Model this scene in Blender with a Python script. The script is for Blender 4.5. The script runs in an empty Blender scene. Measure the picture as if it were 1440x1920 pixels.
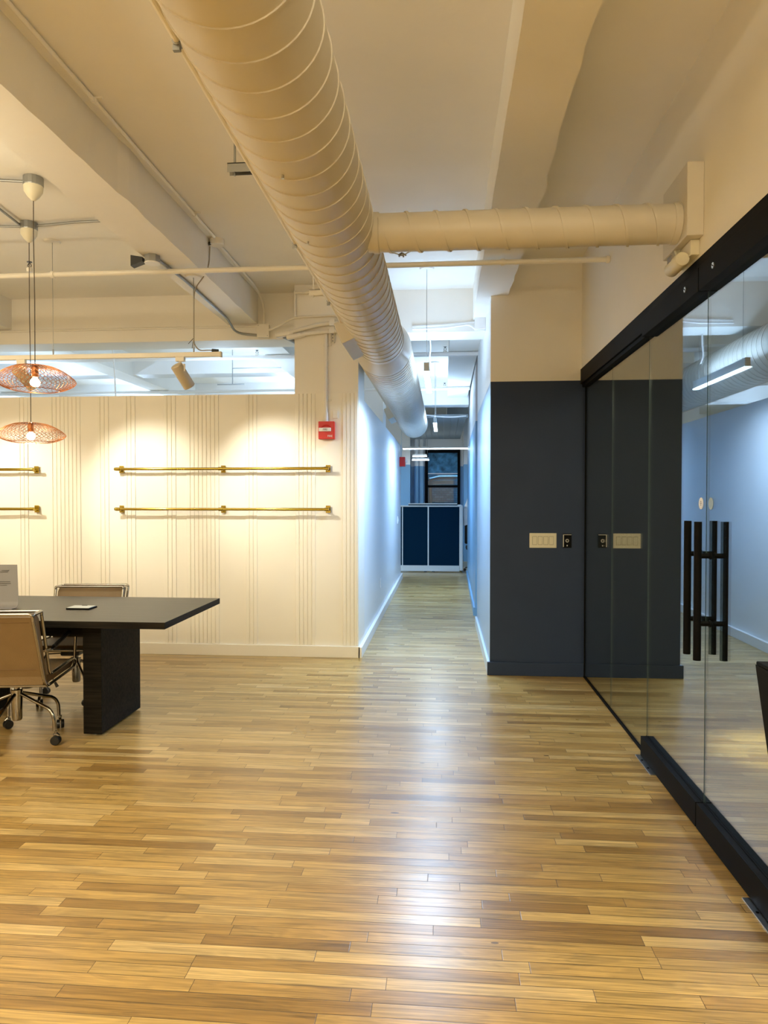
import bpy, bmesh, math, random
from mathutils import Vector, Matrix, Quaternion
random.seed(7)
S = bpy.context.scene
COL = S.collection
PI = math.pi

# ------------------------------------------------------------------ camera
cam = bpy.data.cameras.new('camera')
co = bpy.data.objects.new('camera', cam); COL.objects.link(co)
cam.sensor_fit = 'VERTICAL'; cam.sensor_height = 36.0; cam.lens = 36.0*1331/1920
cam.clip_start = 0.05; cam.clip_end = 100
A_, P_ = math.atan(112/1331), math.atan(26/1336)
F_ = Vector((-math.sin(A_)*math.cos(P_), math.cos(A_)*math.cos(P_), -math.sin(P_)))
R_ = Vector((math.cos(A_), math.sin(A_), 0)); U_ = R_.cross(F_)
co.matrix_world = Matrix(((R_.x, U_.x, -F_.x, 0), (R_.y, U_.y, -F_.y, 0), (R_.z, U_.z, -F_.z, 1.5), (0, 0, 0, 1)))
S.camera = co
S.view_settings.view_transform = 'Standard'; S.view_settings.look = 'None'
S.view_settings.gamma = 1; S.view_settings.use_curve_mapping = False
S.view_settings.exposure = 0.45
try:
    S.cycles.max_bounces = 10; S.cycles.diffuse_bounces = 6; S.cycles.glossy_bounces = 5
    S.cycles.transparent_max_bounces = 24; S.cycles.transmission_bounces = 4
    S.cycles.caustics_reflective = False; S.cycles.caustics_refractive = False
    S.cycles.sample_clamp_indirect = 6
except Exception: pass

# ------------------------------------------------------------------ light
world = bpy.data.worlds.new('world'); S.world = world; world.use_nodes = True
world.node_tree.nodes['Background'].inputs[0].default_value = (0.04, 0.09, 0.16, 1)
world.node_tree.nodes['Background'].inputs[1].default_value = 0.3
WARM = (1.0, 0.89, 0.64); COOL = (0.49, 0.71, 1.0)
def area(name, loc, rot, sx, sy, watts, colr, spread=PI):
    l = bpy.data.lights.new(name, 'AREA'); l.shape = 'RECTANGLE'; l.size = sx; l.size_y = sy
    l.energy = watts; l.color = colr; l.spread = spread
    o = bpy.data.objects.new(name, l); COL.objects.link(o); o.location = loc; o.rotation_euler = rot
    return o
def point(name, loc, watts, colr, r=0.03):
    l = bpy.data.lights.new(name, 'POINT'); l.energy = watts; l.color = colr; l.shadow_soft_size = r
    o = bpy.data.objects.new(name, l); COL.objects.link(o); o.location = loc
    return o
def spot(name, loc, target, watts, colr, cone=60, blend=.8, r=0.03):
    l = bpy.data.lights.new(name, 'SPOT'); l.energy = watts; l.color = colr; l.shadow_soft_size = r
    l.spot_size = math.radians(cone); l.spot_blend = blend
    o = bpy.data.objects.new(name, l); COL.objects.link(o); o.location = loc
    o.rotation_euler = (Vector(target)-Vector(loc)).to_track_quat('-Z', 'Y').to_euler()
    return o
# room lamps under the ceiling (this side of the panelled wall), then added fill
area('room_lamp', (-3.2, -1.2, 3.1), (0, 0, 0), 1.6, 1.6, 62, WARM)
area('room_lamp', (-0.2, -1.6, 3.1), (0, 0, 0), 1.6, 1.2, 80, WARM)
area('room_lamp', (-3.6, 2.2, 3.1), (0, 0, 0), 1.2, 1.2, 40, WARM)
area('bounce_fill_up', (-2.6, -1.0, 2.7), (PI, 0, 0), 2.4, 1.6, 105, WARM)  # added upward fill, stands in for light bounced off the floor
area('bounce_fill_up', (-3.4, 2.6, 2.7), (PI, 0, 0), 1.6, 1.2, 38, WARM)
area('bounce_fill_up', (.5, -1.6, 2.5), (PI, 0, 0), .9, 1.6, 120, WARM)  # added fill too, lifts the right ceiling and bulkhead
area('meeting_room_fill', (3.0, 2.6, 3.2), (0, 0, 0), 1.6, 2.2, 120, WARM)  # added fill, brightens the floor seen through the glass
spot('meeting_room_downlight', (2.0, 4.35, 3.25), (2.0, 4.35, 0), 900, (1, .92, .66), 18, .9)
# pendant bulbs
point('pendant_bulb_light', (-2.556, 4.27, 2.225), 19, (1, .86, .60))
point('pendant_bulb_light', (-3.005, 4.96, 1.945), 19, (1, .86, .60))
point('pendant_bulb_light', (-4.3, 4.4, 2.2), 19, (1, .86, .60))
# wall washing track spots
spot('track_light', (-1.965, 5.36, 2.33), (-1.55, 6.61, 1.55), 82, (1, .93, .76), 62, .9, .012)
spot('track_light', (-3.25, 5.36, 2.33), (-2.8, 6.61, 1.5), 82, (1, .93, .76), 62, .9, .012)
spot('track_light', (-4.6, 5.36, 2.33), (-4.1, 6.61, 1.5), 82, (1, .93, .76), 62, .9, .012)
# office linear lights (cool)
def strip_light(x, y0, y1, z, wd, wu):
    area('office_light', (x, (y0+y1)/2, z-.012), (0, 0, 0), .05, y1-y0, wd, COOL, 2.75)
    area('office_light', (x, (y0+y1)/2, z+.09), (PI, 0, 0), .05, y1-y0, wu, COOL)
strip_light(-.15, 6.12, 7.35, 2.59, 52, 9)
strip_light(-.13, 10.4, 11.7, 2.6, 50, 16)
for x in (-2.6, -5.2, -7.8):
    for y in (8.6, 11.6, 14.4):
        area('office_light', (x, y, 2.55), (0, 0, 0), .1, 1.4, 28, COOL)
        area('office_light', (x, y, 2.68), (PI, 0, 0), .1, 1.4, 19, COOL)
area('office_light', (-.18, 16.0, 2.60), (0, 0, 0), 1.45, .05, 40, COOL)
area('office_light', (-3.0, 16.0, 2.6), (0, 0, 0), 1.6, .05, 40, COOL)
area('office_light', (2.2, 15.2, 2.6), (0, 0, 0), 1.6, .3, 40, COOL)

# ------------------------------------------------------------------ materials
def srgb(r, g, b):
    f = lambda c: (c/255/12.92) if c/255 <= .04045 else ((c/255+.055)/1.055)**2.4
    return (f(r), f(g), f(b))
MATS = {}
def mat(name, colr, rough=.5, metal=0.0, bump=0.0, bscale=40, var=0.0, vscale=3, emit=None, estr=0, spec=.5, coat=0):
    if name in MATS: return MATS[name]
    m = bpy.data.materials.new(name); m.use_nodes = True; MATS[name] = m
    nt = m.node_tree; b = nt.nodes['Principled BSDF']
    b.inputs['Base Color'].default_value = (*colr, 1); b.inputs['Roughness'].default_value = rough
    b.inputs['Metallic'].default_value = metal; b.inputs['Specular IOR Level'].default_value = spec
    if coat: b.inputs['Coat Weight'].default_value = coat; b.inputs['Coat Roughness'].default_value = .1
    g = nt.nodes.new('ShaderNodeNewGeometry')
    if var:
        n = nt.nodes.new('ShaderNodeTexNoise'); n.inputs['Scale'].default_value = vscale; n.inputs['Detail'].default_value = 6
        nt.links.new(g.outputs['Position'], n.inputs['Vector'])
        r = nt.nodes.new('ShaderNodeMapRange'); r.inputs['To Min'].default_value = 1-var; r.inputs['To Max'].default_value = 1+var
        r.inputs['From Min'].default_value = .3; r.inputs['From Max'].default_value = .7
        nt.links.new(n.outputs['Fac'], r.inputs['Value'])
        x = nt.nodes.new('ShaderNodeVectorMath'); x.operation = 'SCALE'; x.inputs[0].default_value = colr
        nt.links.new(r.outputs[0], x.inputs['Scale']); nt.links.new(x.outputs[0], b.inputs['Base Color'])
    if bump:
        n = nt.nodes.new('ShaderNodeTexNoise'); n.inputs['Scale'].default_value = bscale; n.inputs['Detail'].default_value = 5
        nt.links.new(g.outputs['Position'], n.inputs['Vector'])
        bp = nt.nodes.new('ShaderNodeBump'); bp.inputs['Strength'].default_value = bump; bp.inputs['Distance'].default_value = .01
        nt.links.new(n.outputs['Fac'], bp.inputs['Height']); nt.links.new(bp.outputs[0], b.inputs['Normal'])
    if emit: b.inputs['Emission Color'].default_value = (*emit, 1); b.inputs['Emission Strength'].default_value = estr
    return m
PLASTER = mat('white_plaster', (.80, .775, .72), .6, bump=.25, bscale=9, var=.03, vscale=1.5)
WALLC = mat('cream_wall_paint', (.82, .79, .72), .5, bump=.05, bscale=60, var=.015)
PANELC = mat('panel_wall_paint', (.84, .81, .73), .45, var=.012)
WHITE = mat('white_wall_paint', (.80, .80, .80), .38, bump=.06, bscale=70)
NAVY = mat('navy_wall_paint', (.026, .042, .088), .5, bump=.08, bscale=90, var=.06, vscale=2, spec=.22)
BLUE = mat('blue_wall_paint', (.20, .40, .62), .32, bump=.05, bscale=90)
NEARBLUE = mat('pale_blue_wall_paint', (.34, .48, .64), .32, bump=.05, bscale=90)
PALEBLUE = mat('pale_blue_trim', (.55, .66, .76), .3)
PIPE = mat('painted_pipe', (.78, .75, .68), .38)
DUCT = mat('painted_duct', (.62, .585, .515), .40, var=.03, vscale=4)
STEEL = mat('galvanised_steel', (.32, .33, .33), .38, .8)
BLACKM = mat('black_metal', (.002, .002, .0023), .6, .0, spec=.10)
BLACKP = mat('black_plastic', (.01, .01, .01), .35)
CHROME = mat('chrome', (.36, .34, .31), .13, 1)
SILVER = mat('brushed_steel', (.62, .62, .6), .28, 1)
BRASS = mat('polished_brass', (.43, .32, .055), .15, 1)
COPPER = mat('copper_wire', (.80, .36, .17), .28, 1)
LEATHER = mat('tan_leather', (.20, .132, .062), .5, bump=.15, bscale=120, var=.06, vscale=8)
LEATHERD = mat('brown_leather_edge', (.14, .085, .04), .5, bump=.15, bscale=120)
RED = mat('red_plastic', (.62, .008, .008), .3)
CREAMP = mat('ivory_plastic', (.70, .66, .52), .4)
WHITEP = mat('white_plastic', (.82, .82, .82), .35)
GREYP = mat('shaded_card_grey', (.20, .19, .19), .5)  # sign card grey holds the shade of its unlit side
GREYT = mat('grey_print', (.12, .115, .11), .6)
NAVYF = mat('navy_fabric', (.001, .018, .042), .9, bump=.2, bscale=400, spec=.08)
LGREY = mat('light_grey_metal', (.62, .68, .70), .4)
CLOTHW = mat('white_cloth', (.8, .8, .8), .8)
CORDM = mat('dark_cord', (.06, .045, .03), .6)
SLATM = mat('grey_slats', (.27, .30, .31), .6)
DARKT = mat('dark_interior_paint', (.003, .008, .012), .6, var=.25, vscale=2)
BULB = mat('bulb_glow', (1, 1, 1), .3, emit=(1, .80, .50), estr=14)
LEDM = mat('led_diffuser', (1, 1, 1), .4, emit=(.75, .90, 1.0), estr=6)
REDL = mat('red_indicator', (.5, .02, .02), .3, emit=(1, .25, .15), estr=1.2)

def table_material():
    m = bpy.data.materials.new('black_stained_oak'); m.use_nodes = True; nt = m.node_tree; b = nt.nodes['Principled BSDF']
    g = nt.nodes.new('ShaderNodeNewGeometry'); mp = nt.nodes.new('ShaderNodeMapping'); mp.inputs['Scale'].default_value = (2, 45, 45)
    n = nt.nodes.new('ShaderNodeTexNoise'); n.inputs['Scale'].default_value = 1.5; n.inputs['Detail'].default_value = 8
    r = nt.nodes.new('ShaderNodeValToRGB'); r.color_ramp.elements[0].position = .35; r.color_ramp.elements[1].position = .7
    r.color_ramp.elements[0].color = (.004, .0036, .003, 1); r.color_ramp.elements[1].color = (.017, .014, .010, 1)
    L = nt.links.new
    L(g.outputs['Position'], mp.inputs[0]); L(mp.outputs[0], n.inputs['Vector']); L(n.outputs['Fac'], r.inputs[0]); L(r.outputs[0], b.inputs['Base Color'])
    bp = nt.nodes.new('ShaderNodeBump'); bp.inputs['Strength'].default_value = .3; bp.inputs['Distance'].default_value = .003
    L(n.outputs['Fac'], bp.inputs['Height']); L(bp.outputs[0], b.inputs['Normal'])
    b.inputs['Roughness'].default_value = .36
    return m
OAKB = table_material()
OAKL = OAKB.copy(); OAKL.name = 'black_stained_oak_matt'; OAKL.node_tree.nodes['Principled BSDF'].inputs['Specular IOR Level'].default_value = .12
OAKL.node_tree.nodes['Principled BSDF'].inputs['Roughness'].default_value = .6

def wood_floor():
    m = bpy.data.materials.new('oak_strip_floor'); m.use_nodes = True; nt = m.node_tree; b = nt.nodes['Principled BSDF']
    L = nt.links.new; N = nt.nodes.new
    def math_(op, a, b_=None, c=None):
        n = N('ShaderNodeMath'); n.operation = op
        for i, v in enumerate((a, b_, c)):
            if v is None: continue
            if isinstance(v, (int, float)): n.inputs[i].default_value = v
            else: L(v, n.inputs[i])
        return n.outputs[0]
    def wn(dim, *v):
        n = N('ShaderNodeTexWhiteNoise'); n.noise_dimensions = dim
        if dim == '1D': L(v[0], n.inputs['W'])
        else:
            c = N('ShaderNodeCombineXYZ')
            for i, q in enumerate(v):
                if isinstance(q, (int, float)): c.inputs[i].default_value = q
                else: L(q, c.inputs[i])
            L(c.outputs[0], n.inputs['Vector'])
        return n.outputs['Value']
    g = N('ShaderNodeNewGeometry'); sp = N('ShaderNodeSeparateXYZ'); L(g.outputs['Position'], sp.inputs[0])
    X, Yc = sp.outputs[0], sp.outputs[1]
    W = .057
    v = math_('DIVIDE', math_('ADD', Yc, 10.013), W)
    row = math_('FLOOR', v); fy = math_('FRACT', v)
    r1 = wn('1D', row); r2 = wn('2D', row, 7.3)
    Lp = math_('MULTIPLY_ADD', r2, .26, .30)
    u = math_('ADD', math_('DIVIDE', math_('ADD', X, 20), Lp), math_('MULTIPLY', r1, 9.7))
    iu = math_('FLOOR', u); fu = math_('FRACT', u)
    u2 = math_('DIVIDE', u, 2.0); i2 = math_('FLOOR', u2); f2 = math_('FRACT', u2)
    merged = math_('GREATER_THAN', wn('3D', row, i2, 3.1), .38)
    pid = N('ShaderNodeMix'); pid.data_type = 'FLOAT'; L(merged, pid.inputs[0]); L(iu, pid.inputs[2]); L(math_('ADD', math_('MULTIPLY', i2, 2), .5), pid.inputs[3]); pid = pid.outputs[0]
    d1 = math_('MULTIPLY', math_('MINIMUM', fu, math_('SUBTRACT', 1, fu)), Lp)
    d2 = math_('MULTIPLY', math_('MULTIPLY', math_('MINIMUM', f2, math_('SUBTRACT', 1, f2)), Lp), 2)
    dm = N('ShaderNodeMix'); dm.data_type = 'FLOAT'; L(merged, dm.inputs[0]); L(d1, dm.inputs[2]); L(d2, dm.inputs[3]); dx = dm.outputs[0]
    dy = math_('MULTIPLY', math_('MINIMUM', fy, math_('SUBTRACT', 1, fy)), W)
    rnd = wn('3D', row, pid, 1.0); rnd2 = wn('3D', row, pid, 5.0); rnd3 = wn('3D', row, pid, 9.0)
    # grain coordinates, shifted per plank
    cx = math_('ADD', X, math_('MULTIPLY', rnd, 31)); cy = math_('ADD', Yc, math_('MULTIPLY', rnd2, 17))
    def coord(sx, sy):
        c = N('ShaderNodeCombineXYZ'); L(math_('MULTIPLY', cx, sx), c.inputs[0]); L(math_('MULTIPLY', cy, sy), c.inputs[1]); L(math_('MULTIPLY', rnd3, 8), c.inputs[2]); return c.outputs[0]
    fine = N('ShaderNodeTexNoise'); fine.inputs['Scale'].default_value = 1; fine.inputs['Detail'].default_value = 5; L(coord(4, 150), fine.inputs['Vector'])
    broad = N('ShaderNodeTexNoise'); broad.inputs['Scale'].default_value = 1; broad.inputs['Detail'].default_value = 3; broad.inputs['Distortion'].default_value = .6; L(coord(2.2, 16), broad.inputs['Vector'])
    rings = math_('FRACT', math_('MULTIPLY', broad.outputs['Fac'], 9))
    rings = math_('ABSOLUTE', math_('SUBTRACT', rings, .5))
    base = N('ShaderNodeValToRGB'); e = base.color_ramp.elements
    e[0].position = 0; e[0].color = (.29, .165, .042, 1); e[1].position = 1; e[1].color = (.64, .455, .195, 1)
    for p, c in ((.12, (.39, .235, .066, 1)), (.4, (.48, .305, .095, 1)), (.75, (.54, .36, .122, 1))):
        q = e.new(p); q.color = c
    L(rnd, base.inputs[0])
    fac = math_('ADD', math_('MULTIPLY', math_('SUBTRACT', fine.outputs['Fac'], .5), 1.35),
                math_('ADD', math_('MULTIPLY', math_('SUBTRACT', broad.outputs['Fac'], .5), .75), math_('MULTIPLY', math_('SUBTRACT', rings, .25), .26)))
    fac = math_('ADD', fac, .79)
    sc = N('ShaderNodeVectorMath'); sc.operation = 'SCALE'; L(base.outputs[0], sc.inputs[0]); L(fac, sc.inputs['Scale'])
    # knots: sparse dark specks
    vo = N('ShaderNodeTexVoronoi'); vo.inputs['Scale'].default_value = 1; L(coord(3.2, 9), vo.inputs['Vector'])
    kn = math_('LESS_THAN', vo.outputs['Distance'], math_('MULTIPLY', math_('GREATER_THAN', wn('3D', row, pid, 2.0), .60), .065))
    gap = math_('MAXIMUM', math_('LESS_THAN', dy, .0011), math_('LESS_THAN', dx, .0010))
    mk = N('ShaderNodeMix'); mk.data_type = 'RGBA'; mk.inputs[7].default_value = (.045, .024, .009, 1)
    L(math_('MAXIMUM', math_('MULTIPLY', kn, .8), math_('MULTIPLY', gap, .9)), mk.inputs[0]); L(sc.outputs[0], mk.inputs[6])
    L(mk.outputs[2], b.inputs['Base Color'])
    wv = N('ShaderNodeTexNoise'); wv.inputs['Scale'].default_value = 1.6; wv.inputs['Detail'].default_value = 3; L(g.outputs['Position'], wv.inputs['Vector'])
    L(math_('ADD', math_('MULTIPLY', rnd2, .07), math_('MULTIPLY_ADD', wv.outputs['Fac'], .10, .24)), b.inputs['Roughness'])
    b.inputs['Specular IOR Level'].default_value = .5; b.inputs['Coat Weight'].default_value = .35; b.inputs['Coat Roughness'].default_value = .28
    bp = N('ShaderNodeBump'); bp.inputs['Strength'].default_value = .35; bp.inputs['Distance'].default_value = .0012
    hgt = math_('ADD', math_('MULTIPLY', rnd3, .15), math_('ADD', math_('MULTIPLY', fine.outputs['Fac'], .12), math_('MULTIPLY', math_('SMOOTH_MIN', math_('MULTIPLY', math_('MINIMUM', dx, dy), 400), 1.0, .3), .8)))
    L(hgt, bp.inputs['Height']); L(bp.outputs[0], b.inputs['Normal'])
    return m
FLOORM = wood_floor()

def glass_mat(name, f0, tint):
    m = bpy.data.materials.new(name); m.use_nodes = True; nt = m.node_tree; nt.nodes.clear(); L = nt.links.new; N = nt.nodes.new
    out = N('ShaderNodeOutputMaterial'); g = N('ShaderNodeNewGeometry'); d = N('ShaderNodeVectorMath'); d.operation = 'DOT_PRODUCT'
    L(g.outputs['Incoming'], d.inputs[0]); L(g.outputs['Normal'], d.inputs[1])
    def mt(op, a, b):
        n = N('ShaderNodeMath'); n.operation = op
        for i, v in enumerate((a, b)):
            if v is None: continue
            if isinstance(v, (int, float)): n.inputs[i].default_value = v
            else: L(v, n.inputs[i])
        return n.outputs[0]
    c = mt('ABSOLUTE', d.outputs['Value'], None)
    s = mt('POWER', mt('SUBTRACT', 1.0, c), 5.0)
    f = mt('ADD', mt('MULTIPLY', s, 1-f0), f0)
    t = N('ShaderNodeBsdfTransparent'); t.inputs[0].default_value = (*tint, 1)
    gl = N('ShaderNodeBsdfGlossy'); gl.inputs['Roughness'].default_value = .0; gl.inputs['Color'].default_value = (.96, .98, 1, 1)
    mx = N('ShaderNodeMixShader'); L(f, mx.inputs[0]); L(t.outputs[0], mx.inputs[1]); L(gl.outputs[0], mx.inputs[2]); L(mx.outputs[0], out.inputs[0])
    return m
GLASS = glass_mat('clear_wall_glass', .24, (.76, .82, .81))
GLASSE = mat('glass_edge', (.05, .08, .08), .2, spec=.8)
WGLASS = glass_mat('window_glass', .03, (.8, .9, .95))

def brick_mat():
    m = bpy.data.materials.new('dark_brick'); m.use_nodes = True; nt = m.node_tree; b = nt.nodes['Principled BSDF']
    t = nt.nodes.new('ShaderNodeTexBrick'); g = nt.nodes.new('ShaderNodeNewGeometry'); mp = nt.nodes.new('ShaderNodeMapping'); mp.inputs['Rotation'].default_value = (PI/2, 0, 0)
    nt.links.new(g.outputs['Position'], mp.inputs[0]); nt.links.new(mp.outputs[0], t.inputs['Vector'])
    t.inputs['Scale'].default_value = 4; t.inputs['Color1'].default_value = (.05, .16, .20, 1); t.inputs['Color2'].default_value = (.08, .22, .27, 1); t.inputs['Mortar'].default_value = (.05, .10, .14, 1)
    nt.links.new(t.outputs[0], b.inputs['Base Color']); b.inputs['Roughness'].default_value = .8
    return m
BRICK = brick_mat()

# ------------------------------------------------------------------ helpers
def link(name, bm, m, parent=None, smooth=False, local=None):
    me = bpy.data.meshes.new(name)
    bmesh.ops.remove_doubles(bm, verts=bm.verts, dist=1e-6) if False else None
    bm.normal_update(); bm.to_mesh(me); bm.free()
    ms = m if isinstance(m, (list, tuple)) else [m]
    for q in ms: me.materials.append(q)
    if smooth:
        for p in me.polygons: p.use_smooth = True
        try: me.set_sharp_from_angle(angle=math.radians(35))
        except Exception: pass
    o = bpy.data.objects.new(name, me); COL.objects.link(o)
    if parent is not None: o.parent = parent
    if local is not None: o.location = local
    return o
def tag(o, label, cat, group=None, kind=None):
    o['label'] = label; o['category'] = cat
    if group: o['group'] = group
    if kind: o['kind'] = kind
    return o
def struct(name, bm, m, parent=None, smooth=False):
    o = link(name, bm, m, parent, smooth)
    if parent is None: o['kind'] = 'structure'
    return o
def empty(name, loc=(0, 0, 0), rz=0):
    o = bpy.data.objects.new(name, None); COL.objects.link(o); o.location = loc; o.rotation_euler = (0, 0, rz); o.empty_display_size = .1
    return o
def copy_tree(o, parent=None):
    c = o.copy(); COL.objects.link(c)
    if parent is not None: c.parent = parent
    for ch in list(o.children): copy_tree(ch, c)
    return c
def B(): return bmesh.new()
def box(bm, x0, x1, y0, y1, z0, z1, mi=0, M=None, bev=0):
    vs = [bm.verts.new((x, y, z)) for x in (x0, x1) for y in (y0, y1) for z in (z0, z1)]
    fs = []
    for f in ((0, 1, 3, 2), (4, 6, 7, 5), (0, 4, 5, 1), (2, 3, 7, 6), (0, 2, 6, 4), (1, 5, 7, 3)):
        q = bm.faces.new([vs[i] for i in f]); q.material_index = mi; fs.append(q)
    if M is not None: bmesh.ops.transform(bm, matrix=M, verts=vs)
    if bev:
        ed = list({e for f in fs for e in f.edges})
        bmesh.ops.bevel(bm, geom=ed, offset=bev, segments=2, affect='EDGES', profile=.5)
    return vs
def tube(bm, pts, r, seg=10, cap=True, mi=0, closed=False):
    pts = [Vector(p) for p in pts]; n = len(pts)
    rad = r if isinstance(r, (list, tuple)) else [r]*n
    rings = []; up = None
    for i in range(n):
        if closed: t = (pts[(i+1) % n]-pts[i-1]).normalized()
        elif i == 0: t = (pts[1]-pts[0]).normalized()
        elif i == n-1: t = (pts[-1]-pts[-2]).normalized()
        else: t = ((pts[i+1]-pts[i]).normalized()+(pts[i]-pts[i-1]).normalized()).normalized()
        if up is None:
            a = Vector((0, 0, 1)) if abs(t.z) < .9 else Vector((1, 0, 0)); up = (a-t*a.dot(t)).normalized()
        else: up = (up-t*up.dot(t)).normalized()
        s = t.cross(up)
        rings.append([bm.verts.new(pts[i]+(up*math.cos(2*PI*k/seg)+s*math.sin(2*PI*k/seg))*rad[i]) for k in range(seg)])
    for i in range(n if closed else n-1):
        a, b = rings[i], rings[(i+1) % n]
        for k in range(seg):
            f = bm.faces.new((a[k], a[(k+1) % seg], b[(k+1) % seg], b[k])); f.material_index = mi
    if cap and not closed:
        for q in (rings[0][::-1], rings[-1]):
            f = bm.faces.new(q); f.material_index = mi
def fillet(pts, r, n=5):
    pts = [Vector(p) for p in pts]; out = [pts[0]]
    for i in range(1, len(pts)-1):
        a, b, c = pts[i-1], pts[i], pts[i+1]
        d1 = (a-b); d2 = (c-b); rr = min(r, d1.length*.48, d2.length*.48)
        p, q = b+d1.normalized()*rr, b+d2.normalized()*rr
        for k in range(n+1):
            t = k/n; out.append(p*(1-t)**2+b*2*t*(1-t)+q*t*t)
    out.append(pts[-1]); return out
def lathe(bm, prof, seg=24, c=(0, 0, 0), axis='Z', mi=0):
    c = Vector(c); rings = []
    for (r, h) in prof:
        ring = []
        for k in range(seg):
            a = 2*PI*k/seg; u, v = r*math.cos(a), r*math.sin(a)
            p = (u, v, h) if axis == 'Z' else ((h, u, v) if axis == 'X' else (u, h, v))
            ring.append(bm.verts.new(c+Vector(p)))
        rings.append(ring)
    for i in range(len(rings)-1):
        for k in range(seg):
            f = bm.faces.new((rings[i][k], rings[i][(k+1) % seg], rings[i+1][(k+1) % seg], rings[i+1][k])); f.material_index = mi
    for q in (rings[0], rings[-1]):
        f = bm.faces.new(q); f.material_index = mi
    bmesh.ops.recalc_face_normals(bm, faces=bm.faces)
def prism(bm, poly, axis, a0, a1, mi=0):
    """poly of (u,v); axis X: (y,z), Y: (x,z)"""
    mk = (lambda p, a: (a, p[0], p[1])) if axis == 'X' else ((lambda p, a: (p[0], a, p[1])) if axis == 'Y' else (lambda p, a: (p[0], p[1], a)))
    A = [bm.verts.new(mk(p, a0)) for p in poly]; Bv = [bm.verts.new(mk(p, a1)) for p in poly]
    n = len(poly)
    fs = [bm.faces.new(A), bm.faces.new(Bv[::-1])]
    for i in range(n): fs.append(bm.faces.new((A[i], A[(i+1) % n], Bv[(i+1) % n], Bv[i])))
    for f in fs: f.material_index = mi
    bmesh.ops.recalc_face_normals(bm, faces=fs)
def helix_pipe(bm, axis, c0, a0, a1, r, pitch, seg=56, ridge=.0045, rw=.006, phase=0):
    """spiral duct: straight barrel plus a raised lock seam winding round it. axis 'Y' or 'X'"""
    def P(a, ang, rr):
        u, v = rr*math.cos(ang), rr*math.sin(ang)
        return (c0[0]+u, a, c0[1]+v) if axis == 'Y' else (a, c0[0]+u, c0[1]+v)
    rings = []
    nr = max(2, int((a1-a0)/.5)+1)
    for i in range(nr+1):
        a = a0+(a1-a0)*i/nr
        rings.append([bm.verts.new(P(a, 2*PI*k/seg, r)) for k in range(seg)])
    for i in range(nr):
        for k in range(seg): bm.faces.new((rings[i][k], rings[i+1][k], rings[i+1][(k+1) % seg], rings[i][(k+1) % seg]))
    bm.faces.new(rings[0]); bm.faces.new(rings[-1][::-1])
    turns = (a1-a0)/pitch; steps = int(turns*40)
    prev = None
    for s in range(steps+1):
        t = s/steps; ang = phase+2*PI*turns*t; a = a0+(a1-a0)*t
        q = [bm.verts.new(P(max(a0, min(a1, a+d)), ang, rr)) for d, rr in ((-rw/2, r-.001), (-rw/2, r+ridge), (rw/2, r+ridge), (rw/2, r-.001))]
        if prev:
            for j in range(3): bm.faces.new((prev[j], prev[j+1], q[j+1], q[j]))
        prev = q
    bmesh.ops.recalc_face_normals(bm, faces=bm.faces)

# ------------------------------------------------------------------ setting
ZC = 3.5; PT = 2.482; YW = 6.61
b = B(); box(b, -10.2, 6.2, -4.2, 18.0, -.15, 0); fl = struct('floor', b, FLOORM)
b = B(); box(b, -10.2, 6.2, -4.2, 18.0, ZC, ZC+.15); struct('ceiling', b, PLASTER)
b = B(); box(b, -6.7, -6.6, -4.2, YW, 0, ZC); struct('wall_left', b, WALLC)
b = B(); box(b, -6.6, 1.16, -4.2, -4.1, 0, ZC); struct('wall_back', b, WALLC)
# office shell
b = B(); box(b, -10.2, -10.1, YW, 18.0, 0, ZC); struct('wall_office_left', b, WHITE)
b = B(); box(b, -10.1, -6.7, YW-.1, YW, 0, ZC); struct('wall_office_front', b, WHITE)
# panelled partition with battens
def strips(x0, x1, n):
    w = (x1-x0)/n if n > 1 else .037
    return [(x0+w*i, x0+w*i+w-.0035) for i in range(n)]
b = B(); box(b, -6.6, -.797, YW, YW+.12, 0, PT)
groups = [(-4.15, -4.03, 3), (-3.82, -3.50, 8), (-3.34, -3.215, 3), (-3.075, -2.95, 3), (-2.675, -2.55, 3), (-2.45, -2.13, 8),
          (-1.875, -1.76, 3), (-1.395, -1.20, 5), (-.945, -.80, 4), (-4.50, -4.38, 3), (-4.95, -4.63, 8), (-5.4, -5.28, 3), (-5.9, -5.78, 3), (-6.4, -6.08, 8)]
for x0, x1, n in groups:
    for a, c in strips(x0, x1, n):
        y0 = YW-.0075
        poly = [(a, YW), (a+.004, y0), (c-.002, y0), (c, YW)]
        prism(b, [(p[0], p[1]) for p in poly], 'Z', .11, PT)
struct('wall_partition', b, PANELC)
b = B(); box(b, -1.40, -.797, YW, YW+.5, PT, ZC); box(b, -1.40, -.797, YW+.12, YW+.5, 0, PT); struct('column_partition', b, WALLC)
b = B(); box(b, -6.6, -.78, YW-.022, YW, 0, .108, bev=.003); struct('baseboard_partition', b, PANELC)
# corridor left wall
b = B(); box(b, -.92, -.80, YW+.5, 13.25, 0, PT); box(b, -.80, -.797, YW+.12, YW+.5, 0, .01); struct('wall_corridor_left', b, WHITE)
b = B(); box(b, -.797, -.762, YW-.022, 13.25, 0, .1, bev=.003); struct('baseboard_corridor_left', b, WHITE)
b = B(); box(b, -1.42, -.93, 10.9, 11.4, 0, ZC); struct('column_office', b, WHITE)
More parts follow.
